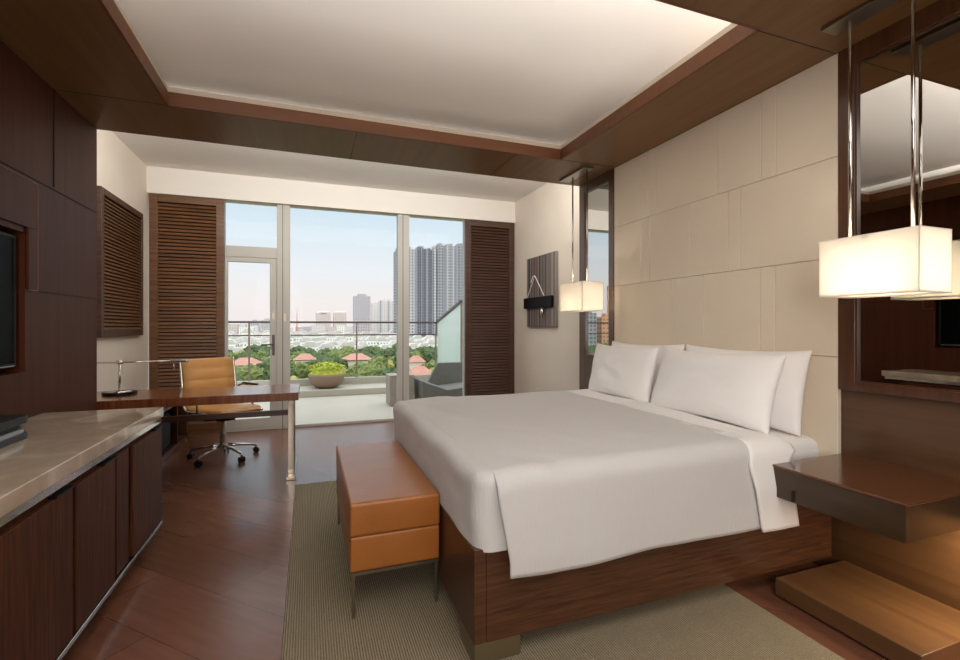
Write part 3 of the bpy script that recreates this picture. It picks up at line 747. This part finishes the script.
# low storage unit along the left white wall
t = thing('low_storage_unit', 'low dark wood open storage unit standing under the desk by left wall', 'storage unit', (-1.5, 5.3, 0))
a0, a1 = 4.9, 6.22
bm = nb(); box(bm, AL + .002, -1.30, a0, a1, 0, .06); box(bm, AL + .002, -1.30, a0, a1, .47, .50); box(bm, AL + .002, -1.30, a0, a0 + .03, .06, .47); box(bm, AL + .002, -1.30, a1 - .05, a1, .06, .47); box(bm, AL + .002, AL + .02, a0 + .03, a1 - .05, .06, .47); box(bm, AL + .02, -1.30, 5.75, 5.78, .06, .47)
mk('carcass', bm, 'bedwood', t, bevel=.002)
o = mk('storage_bag', rbox(-1.68, -1.33, 5.0, 5.66, .061, .42, .05), 'charcoal', smooth=True); tag(o, 'black fabric bag stored inside the low unit under the desk', 'bag')

# ------------------------------------------------------------------ office chair (built facing -Y, then turned)
t = thing('office_chair', 'honey tan leather swivel office chair with chrome base behind the desk', 'chair', (-.79, 5.22, 0), rotz=math.radians(35))
K = dict(local=True)
def ribbed(u, v, path):
    # path: list of (y,z); returns point and normal offset for ribs
    n = len(path) - 1; f_ = u * n; i = min(int(f_), n - 1); k = f_ - i
    a, b_ = path[i], path[i + 1]; y = a[0] + (b_[0] - a[0]) * k; z = a[1] + (b_[1] - a[1]) * k
    return y, z
def cr_path(pts, n=60):
    out = []
    P = [pts[0]] + pts + [pts[-1]]
    for i in range(1, len(P) - 2):
        for k in range(n // (len(pts) - 1)):
            t_ = k / (n // (len(pts) - 1)); p0, p1, p2, p3 = (Vector(P[i - 1]), Vector(P[i]), Vector(P[i + 1]), Vector(P[i + 2]))
            out.append(.5 * ((2 * p1) + (-p0 + p2) * t_ + (2 * p0 - 5 * p1 + 4 * p2 - p3) * t_ ** 2 + (-p0 + 3 * p1 - 3 * p2 + p3) * t_ ** 3))
    out.append(Vector(pts[-1])); return out
def sling(pts, halfw, ribs, thick):
    pa = cr_path(pts); bm = nb(); n = len(pa); rows_ = []
    Lp = n - 1
    for i, p_ in enumerate(pa):
        tn = (pa[min(i + 1, n - 1)] - pa[max(i - 1, 0)]).normalized(); nr = Vector((-tn.y, tn.x))
        rb = abs(math.sin(PI * ribs * i / Lp)) ** .5 * .008 - .004
        for s in (1, -1):
            pass
        up = p_ + nr * (thick / 2 + rb); dn = p_ - nr * (thick / 2 + rb)
        hw = halfw * (1 - .10 * (max(0, (i / Lp - .9) / .1)) ** 2)
        rows_.append([bm.verts.new((x, q_.x, q_.y)) for x, q_ in ((-hw, up), (-hw * .5, up), (0, up), (hw * .5, up), (hw, up), (hw, dn), (0, dn), (-hw, dn))])
    for i in range(n - 1):
        for k in range(8): bm.faces.new([rows_[i][k], rows_[i][(k + 1) % 8], rows_[i + 1][(k + 1) % 8], rows_[i + 1][k]])
    bm.faces.new(rows_[0]); bm.faces.new(rows_[-1][::-1]); return bm
seat_p = [(-.25, .46), (-.20, .49), (-.05, .485), (.10, .475), (.19, .48)]
back_p = [(.19, .482), (.235, .53), (.25, .62), (.275, .78), (.315, .97)]
mk('seat', sling(seat_p, .245, 6, .032), 'chairtan', t, smooth=True, **K)
mk('backrest', sling(back_p, .245, 7, .028), 'chairtan', t, smooth=True, **K)
for s in (-1, 1):
    bm = nb(); tube(bm, [(s * .258, p_.x, p_.y) for p_ in cr_path(seat_p, 24)] + [(s * .258, p_.x, p_.y) for p_ in cr_path(back_p, 24)[1:]], .012, 10); mk('side_frame', bm, 'chrome', t, smooth=True, **K)
    bm = nb(); tube(bm, [tuple(p_) for p_ in [Vector((s * .26, .26, .66)), Vector((s * .30, .20, .685)), Vector((s * .305, .0, .69)), Vector((s * .305, -.09, .68)), Vector((s * .30, -.12, .64)), Vector((s * .28, -.09, .56)), Vector((s * .26, -.04, .485))]], .011, 10); mk('armrest', bm, 'chrome', t, smooth=True, **K)
    ar = nb(); box(ar, s * .305 - .018, s * .305 + .018, -.08, .19, .692, .708); mk('arm_pad', ar, 'black', t, bevel=.006, **K)
bm = nb(); tube(bm, [(-.26, 0, .455), (-.1, 0, .43), (.1, 0, .43), (.26, 0, .455)], .014); mk('seat_support', bm, 'chrome', t, smooth=True, **K)
bm = nb(); box(bm, -.07, .07, -.10, .10, .375, .43); tube(bm, [(.07, 0, .40), (.22, -.02, .40)], .006); box(bm, -.17, -.07, -.03, .03, .385, .42); mk('tilt_mechanism', bm, 'black', t, bevel=.006, **K)
bm = nb(); tube(bm, [(0, 0, .09), (0, 0, .24)], .028, 16); tube(bm, [(0, 0, .24), (0, 0, .38)], .016, 16); mk('gas_column', bm, 'chrome', t, smooth=False, **K)
for k in range(5):
    a = 2 * PI * k / 5 + math.radians(-14); c_, s_2 = math.cos(a), math.sin(a)
    bm = nb(); tube(bm, [(.02 * c_, .02 * s_2, .125), (.15 * c_, .15 * s_2, .11), (.30 * c_, .30 * s_2, .082), (.305 * c_, .305 * s_2, .055)], [.017, .014, .011, .010], 10); lgk = mk('base_leg', bm, 'chrome', t, smooth=True, **K)
    bm = nb()
    for w_ in (-.016, .016):
        ox, oy = -s_2 * w_, c_ * w_; cx, cy_ = .305 * c_ + ox, .305 * s_2 + oy
        tube(bm, [(cx + s_2 * .008, cy_ - c_ * .008, .027), (cx - s_2 * .008, cy_ + c_ * .008, .027)], .027, 16)
    mk('castor', bm, 'black', lgk, **K)

# ------------------------------------------------------------------ wall art on the right white wall
t = thing('wall_art', 'striped grey rectangular wall hanging with black band and white cord', 'wall art', (AR, 5.48, 1.29))
mk('striped_panel', B(AR - .045, AR, 5.08, 5.88, 1.29, 2.22), 'stripes', t, bevel=.002)
mk('black_band', B(AR - .085, AR - .045, 5.12, 5.90, 1.535, 1.68), 'black', t, bevel=.004)
bm = nb(); X = AR - .052
tube(bm, [(X, 5.36, 1.69), (X, 5.62, 1.97), (X, 5.68, 1.965), (X, 5.73, 1.89)], .006, 6)
tube(bm, [(X, 5.62, 1.97), (X, 5.86, 1.67)], .004, 6)
mk('cord', bm, 'cord', t)
bm = nb(); bmesh.ops.create_uvsphere(bm, u_segments=12, v_segments=8, radius=.05, matrix=Matrix.Translation((X - .01, 5.40, 1.48)) @ Matrix.Diagonal((.5, .8, 1.2, 1))); mk('silver_ornament', bm, 'chrome', t, smooth=True)

# ------------------------------------------------------------------ balcony
GY = 9.9
struct('floor_balcony', B(-4.5, 5.5, YW + .06, 10.1, -.15, 0), 'balcony')
struct('floor_balcony_ledge', B(-4.5, 5.5, 9.1, 10.1, 0, .12), 'balcony', bevel=.01)
struct('wall_balcony_curb', B(-4.5, 5.5, GY - .06, GY + .08, .12, .25), 'balcony')
t = thing('balcony_railing', 'glass balcony railing with dark handrail and slim posts', 'railing', (.5, GY, .25))
mk('handrail', B(-4.4, 2.62, GY - .03, GY + .03, 1.355, 1.395), 'darkrail', t, bevel=.004)
mk('mid_rail', B(-4.4, 2.62, GY - .012, GY + .012, 1.105, 1.13), 'darkrail', t)
for x in (-3.0, -1.06, .93, 2.60): mk('post', B(x - .015, x + .015, GY - .015, GY + .015, .25, 1.355), 'brushed', t)
for a, b_ in ((-4.4, -3.03), (-2.97, -1.09), (-1.03, .90), (.96, 2.57)): mk('glass_panel', B(a, b_, GY + .02, GY + .03, .26, 1.10), 'railglass', t)
t = thing('glass_side_screen', 'frosted glass balcony side screen with slanted dark top rail', 'screen', (2.62, 9.0, 0))
fg, ft, fb = base('frosted_glass'); fb.inputs['Base Color'].default_value = rgb(206, 222, 216); fb.inputs['Roughness'].default_value = .3; M['frost'] = fg
bm = nb(); prism(bm, [(8.15, .0), (GY - .09, .26), (GY - .09, 1.37), (8.15, 1.72)], 'x', 2.614, 2.63); mk('frosted_pane', bm, 'frost', t)
bm = nb(); prism(bm, [(8.15, 1.72), (GY - .07, 1.37), (GY - .07, 1.41), (8.15, 1.77)], 'x', 2.59, 2.655); mk('top_rail', bm, 'darkrail', t)
mk('edge_post', B(2.60, 2.64, 8.12, 8.15, 0, 1.72), 'brushed', t)

t = thing('planter_bowl', 'round taupe planter bowl with yellow green plants on balcony ledge', 'planter', (.33, 9.46, .12))
bm = nb(); lathe(bm, [(.17, 0), (.25, .05), (.31, .13), (.335, .23), (.34, .27), (.31, .27), (.30, .22)], (.33, 9.46, .12)); mk('bowl', bm, 'bowl', t, smooth=True)
bm = nb()
for k in range(900):
    a = random.random() * 2 * PI; r = .33 * math.sqrt(random.random()); h = .10 + .16 * random.random() * (1 - (r / .36) ** 2 * .6)
    x, y, z = .33 + r * math.cos(a), 9.46 + r * math.sin(a), .36 + h; s = .016 + .018 * random.random()
    R_ = Matrix.Translation((x, y, z)) @ Matrix.Rotation(random.random() * 6, 4, 'Z') @ Matrix.Rotation(random.uniform(-1, 1), 4, 'X')
    vs = [bm.verts.new(R_ @ Vector(q)) for q in ((-s, 0, 0), (0, -s * .5, .004), (s, 0, 0), (0, s * .5, .004))]; bm.faces.new(vs)
bmesh.ops.create_uvsphere(bm, u_segments=24, v_segments=12, radius=1, matrix=Matrix.Translation((.33, 9.46, .38)) @ Matrix.Diagonal((.31, .31, .13, 1)))
mk('foliage', bm, 'plantleaf', t)

bm = nb(); bm2 = rbox(1.23, 1.63, 7.60, 8.00, 0, .50, .012); bm.free()
o = mk('side_table', bm2, 'concrete', smooth=False); tag(o, 'square pale concrete side table on the balcony beside lounge chair', 'side table')
t = thing('lounge_chair', 'grey angular outdoor lounge chair on the balcony behind the bed', 'lounge chair', (1.95, 7.75, 0))
bm = nb(); prism(bm, [(1.72, .0), (2.56, .0), (2.56, .30), (2.12, .26), (1.70, .42)], 'y', 7.35, 8.0); mk('seat_base', bm, 'chaircon', t, bevel=.01)
bm = nb(); prism(bm, [(1.95, .30), (2.0, .0), (2.6, .0), (2.6, .65), (2.14, .65)], 'y', 8.001, 8.10); mk('backrest', bm, 'chaircon', t, bevel=.01)

# ------------------------------------------------------------------ city beyond
GZ = -24
o = struct('ground_park', B(-1500, 1500, 14, 2400, GZ - 1, GZ), 'lawn')
def tree_proto(m, h, r, sd):
    t = thing('park_tree', '', 'tree', (0, 0, 0))
    bm = nb(); tube(bm, [(0, 0, 0), (.2, 0, h * .5)], [.35, .2], 6); mk('trunk', bm, 'bark', t, local=True)
    bm = nb(); rnd = random.Random(sd)
    for k in range(9):
        a = rnd.random() * 6.28; q = r * .55 * rnd.random() ** .5
        c = Vector((q * math.cos(a), q * math.sin(a), h * rnd.uniform(.45, .8))); rr = r * rnd.uniform(.38, .6)
        res = bmesh.ops.create_icosphere(bm, subdivisions=3, radius=rr, matrix=Matrix.Translation(c))
        for v in res['verts']:
            d_ = (v.co - c).normalized(); v.co += d_ * rr * (.35 * noise.noise(v.co * .9 + Vector((sd, 0, 0))) + .28 * noise.noise(v.co * 2.6))
    mk('crown', bm, m, t, smooth=False, local=True)
    return t
kinds = [('leaf0', 11.5, 6.2, 'dark green'), ('leaf1', 11, 5.6, 'mid green'), ('leaf2', 10, 4.8, 'olive green'), ('leaf3', 8, 3.6, 'yellow flowering')]
protos = [tree_proto(m, h, r, i * 3 + 1) for i, (m, h, r, _) in enumerate(kinds)]
villas = [(-28, 170), (8, 178), (52, 172), (36, 215), (88, 190), (78, 245), (62, 128), (50, 122), (-120, 190), (-150, 210)]
villas = [(-22.5, 200, 10), (-1.4, 221, 7.8), (20.2, 214, 11), (41.5, 190, 6), (31.8, 140, 6.5), (-118, 180, 10), (-150, 215, 10)]
used = [False] * 4
def pane(x, y):
    q = x / y
    if q < -.62: return 'left in the narrow mirror'
    if q < -.4: return 'right in the narrow mirror'
    if q < -.06: return 'through the glass door'
    if q < .06: return 'left in the middle pane'
    if q < .19: return 'right in the middle pane'
    return 'in the right pane'
rt = random.Random(3)
def near_villa(x, y): return any(abs(x - a * y / b) < s * 1.0 + 1.5 and -14 < y - b < s * .9 for a, b, s in villas)
cnt = 0; tries = 0; spots = []
while cnt < 250:
    mir = cnt > 190
    y = math.sqrt(rt.uniform(70 ** 2, 322 ** 2))
    x = y * (rt.uniform(-.90, -.5) if mir else rt.uniform(-.17, .345))
    if near_villa(x, y): continue
    tries += 1
    if tries < 9000 and any((x - a) ** 2 + (y - b) ** 2 < 52 for a, b in spots): continue
    spots.append((x, y))
    k = rt.choices([0, 1, 2, 3], [4, 4.5, 3.4, 1.6] if y < 200 else [7, 3.4, 1.2, .2])[0]
    if used[k]: o = copy_tree(protos[k])
    else: o = protos[k]; used[k] = True
    o.location = (x, y, GZ + .01); o.rotation_euler.z = rt.random() * 6.28; s = rt.uniform(.8, 1.12); o.scale = (s, s, s * rt.uniform(.9, 1.1))
    far = 'far' if y > 235 else ('mid-distance' if y > 150 else 'near')
    sect = pane(x, y)
    o['label'] = '%s leafy %s park tree, %s' % (kinds[k][3], far, sect); o['group'] = '%s %s trees, %s' % (kinds[k][3], far, sect)
    cnt += 1
VL = ['villa with pink red hipped roof seen through the glass door beside the chair', 'smaller villa with pink red hipped roof at left end of middle window pane', 'villa with wide pink red hipped roof above and right of the planter',
      'small red roofed villa below the big towers, the farther of two', 'red roofed villa below the big towers, the nearer, above lounge chair', 'red roofed villa far left outside, seen in mirror', 'red roofed villa far left outside, behind another villa']
for (x, y, s), lb in zip(villas, VL):
    t = thing('villa', lb, 'house', (x, y, GZ))
    mk('walls', B(x - s * .52, x + s * .52, y - s * .4, y + s * .4, GZ, GZ + 10.6), 'villawall', t)
    bm = nb(); z0, z1 = GZ + 10.6, GZ + 13.2; e1 = [(x - s * .62, y - s * .5, z0), (x + s * .62, y - s * .5, z0), (x + s * .62, y + s * .5, z0), (x - s * .62, y + s * .5, z0)]
    v = [bm.verts.new(p_) for p_ in e1]; r1, r2 = bm.verts.new((x - s * .2, y, z1)), bm.verts.new((x + s * .2, y, z1))
    bm.faces.new(v[::-1]); bm.faces.new([v[0], v[1], r2, r1]); bm.faces.new([v[1], v[2], r2]); bm.faces.new([v[2], v[3], r1, r2]); bm.faces.new([v[3], v[0], r1])
    mk('roof', bm, 'roofred', t)
# terraces of white houses
hp = thing('town_house', '', 'house', (0, 0, 0))
mk('walls', B(-7, 7, -5, 5, 0, 10.5), 'housewhite', hp, local=True)
bm = nb(); prism(bm, [(-7.6, 10.5), (7.6, 10.5), (3.5, 13.5), (-3.5, 13.5)], 'y', -5.6, 5.6); mk('roof', bm, 'roofgrey', hp, local=True)
rt = random.Random(11); first = True
for row, (yy, zz) in enumerate(((360, GZ), (420, GZ + 1), (500, GZ + 2.5), (600, GZ + 5))):
    n = 30
    for i in range(n):
        for mir in (0, 1):
            if mir and i % 2: continue
            fr = i / n
            x = yy * ((-.86 + .36 * fr) if mir else (-.16 + .51 * fr)) + rt.uniform(-3, 3)
            o = hp if first else copy_tree(hp); first = False
            o.location = (x, yy + (rt.uniform(-6, 6) if yy < 400 else rt.uniform(-14, 14)), zz if zz == GZ else zz); s = rt.uniform(.55, .8) * (yy / 420) ** .5; o.scale = (s, .8, rt.uniform(.75, 1.15) * (1 + (zz - GZ) / 60))
            lab = ['nearest', 'second', 'third', 'farthest'][row]; sec = pane(x, yy)
            o['label'] = 'small white town house, %s row, %s' % (lab, sec); o['group'] = 'white town houses in the %s row, %s' % (lab, sec)
struct('ground_town', B(-1200, 1200, 385, 2300, GZ, GZ + 1), 'lawn')

def U(u, Y):   # offline-style bearing: x for a bearing of column u at depth Y (only used to space the skyline)
    k = (u - 480) / 469.0; return Y * (.3436 + .9391 * k) / (.9391 - .3436 * k)
def Hh(v, u, Y):
    k = (u - 480) / 469.0; return EYE + (326 - v) / 469.0 * Y / (.9391 - .3436 * k)
def tower(u0, u1, v, Y, m, label, dep=22, fins=0, crown=0, base_z=GZ):
    x0, x1 = U(u0, Y) + .6, U(u1, Y) - .6; h = Hh(v, (u0 + u1) / 2, Y)
    t = thing('tower_block', label, 'building', ((x0 + x1) / 2, Y, base_z))
    mk('shaft', B(x0, x1, Y, Y + dep, base_z, h), m, t)
    if fins:
        bm = nb(); n = fins
        for i in range(n + 1):
            x = x0 + (x1 - x0) * i / n; box(bm, x - .45, x + .45, Y - 1.6, Y, base_z, h + 1)
        mk('vertical_fins', bm, 'fin', t)
    bm = nb(); w_ = (x1 - x0)
    if crown: lathe(bm, [(w_ * .52, 0), (w_ * .50, crown * .5), (w_ * .36, crown), (.5, crown * 1.2)], ((x0 + x1) / 2, Y + dep / 2, h), 16)
    else: box(bm, x0 + w_ * .25, x1 - w_ * .25, Y + 3, Y + dep * .6, h, h + 3)
    mk('rooftop', bm, m, t)
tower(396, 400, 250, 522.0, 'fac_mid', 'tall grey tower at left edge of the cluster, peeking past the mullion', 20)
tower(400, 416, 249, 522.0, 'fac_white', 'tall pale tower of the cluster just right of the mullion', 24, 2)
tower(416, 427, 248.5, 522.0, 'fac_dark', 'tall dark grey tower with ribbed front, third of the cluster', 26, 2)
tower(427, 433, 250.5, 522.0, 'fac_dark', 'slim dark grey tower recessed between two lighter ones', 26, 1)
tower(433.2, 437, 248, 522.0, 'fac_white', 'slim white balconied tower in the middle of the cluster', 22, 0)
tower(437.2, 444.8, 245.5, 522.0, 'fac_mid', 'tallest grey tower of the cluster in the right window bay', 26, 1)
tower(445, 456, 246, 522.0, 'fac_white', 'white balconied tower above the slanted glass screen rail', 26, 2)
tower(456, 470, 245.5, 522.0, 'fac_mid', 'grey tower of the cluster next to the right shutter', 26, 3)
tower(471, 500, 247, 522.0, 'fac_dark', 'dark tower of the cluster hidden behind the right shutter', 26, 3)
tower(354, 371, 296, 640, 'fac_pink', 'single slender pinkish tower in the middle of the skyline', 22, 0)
tower(372, 385, 303, 760, 'fac_hazed', 'pale hazy block right of the slender pinkish tower', 22, 0)
tower(380, 397, 301, 720, 'fac_hazed', 'pale hazy block left of the right mullion', 22, 2)
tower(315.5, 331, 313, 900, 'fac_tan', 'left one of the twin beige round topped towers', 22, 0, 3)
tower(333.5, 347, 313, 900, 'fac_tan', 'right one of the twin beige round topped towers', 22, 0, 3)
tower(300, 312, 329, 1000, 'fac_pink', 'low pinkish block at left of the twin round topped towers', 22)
tower(231, 246, 324, 900, 'fac_hazed', 'pale wide block seen through the glass door, left', 22)
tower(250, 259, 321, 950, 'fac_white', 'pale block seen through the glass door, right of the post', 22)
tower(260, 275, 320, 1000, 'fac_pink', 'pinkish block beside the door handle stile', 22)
tower(348, 353, 330, 1000, 'fac_hazed', 'low pale block between twin towers and slender tower', 22)
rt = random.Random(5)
for i in range(34):     # low skyline, haze put into its pale colours
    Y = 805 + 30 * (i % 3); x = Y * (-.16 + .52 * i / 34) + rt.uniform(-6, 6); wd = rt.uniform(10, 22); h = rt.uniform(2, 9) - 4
    o = mk('skyline_block', B(x - wd / 2, x + wd / 2, Y, Y + 15, GZ, h), ['fac_hazed', 'fac_tan', 'fac_pink', 'housewhite'][i % 4]); kn = ['pale', 'tan', 'pinkish', 'white'][i % 4]; tag(o, 'low hazy %s skyline block, %s' % (kn, pane(x, Y)), 'building', 'low %s skyline blocks, %s' % (kn, pane(x, Y)))
mcol = [('fac_tan', (188, 120, 90)), ('fac_dark', 0), ('fac_white', 0), ('fac_mid', 0)]
M['fac_orange'] = facade('orange_apartment_facade', rgb(206, 160, 130), rgb(150, 110, 96), 4, 3.6, 1.2)
for i, (b0, Y, wd, h, m, lb) in enumerate(((-.70, 334, 16, 9, 'fac_orange', 'orange and cream apartment building seen reflected in the narrow mirror'), (-.64, 334, 14, 12, 'fac_mid', 'blue grey apartment building seen reflected in the narrow mirror'),
        (-.78, 334, 20, 6, 'fac_dark', 'dark apartment building, leftmost of those reflected in the narrow mirror'), (-.56, 334, 18, 7, 'fac_white', 'white apartment building at right end of those in the narrow mirror'))):
    x = b0 * Y; t = thing('apartment_building', lb, 'building', (x, Y, GZ)); mk('shaft', B(x - wd / 2, x + wd / 2, Y, Y + 8, GZ, h), m, t); mk('rooftop', B(x - wd / 4, x + wd / 4, Y + 2, Y + 6, h, h + 3), m, t)
t = thing('lattice_mast', 'thin reddish lattice mast on the skyline right of the wide mullion', 'mast', (U(297, 800), 800, GZ))
bm = nb(); x = U(297, 800); z1 = Hh(308, 297, 800); tube(bm, [(x, 800, GZ), (x, 800, z1)], [1.4, .3], 6); mk('mast_pole', bm, mat('mast_paint', rgb(190, 130, 120), .7), t)
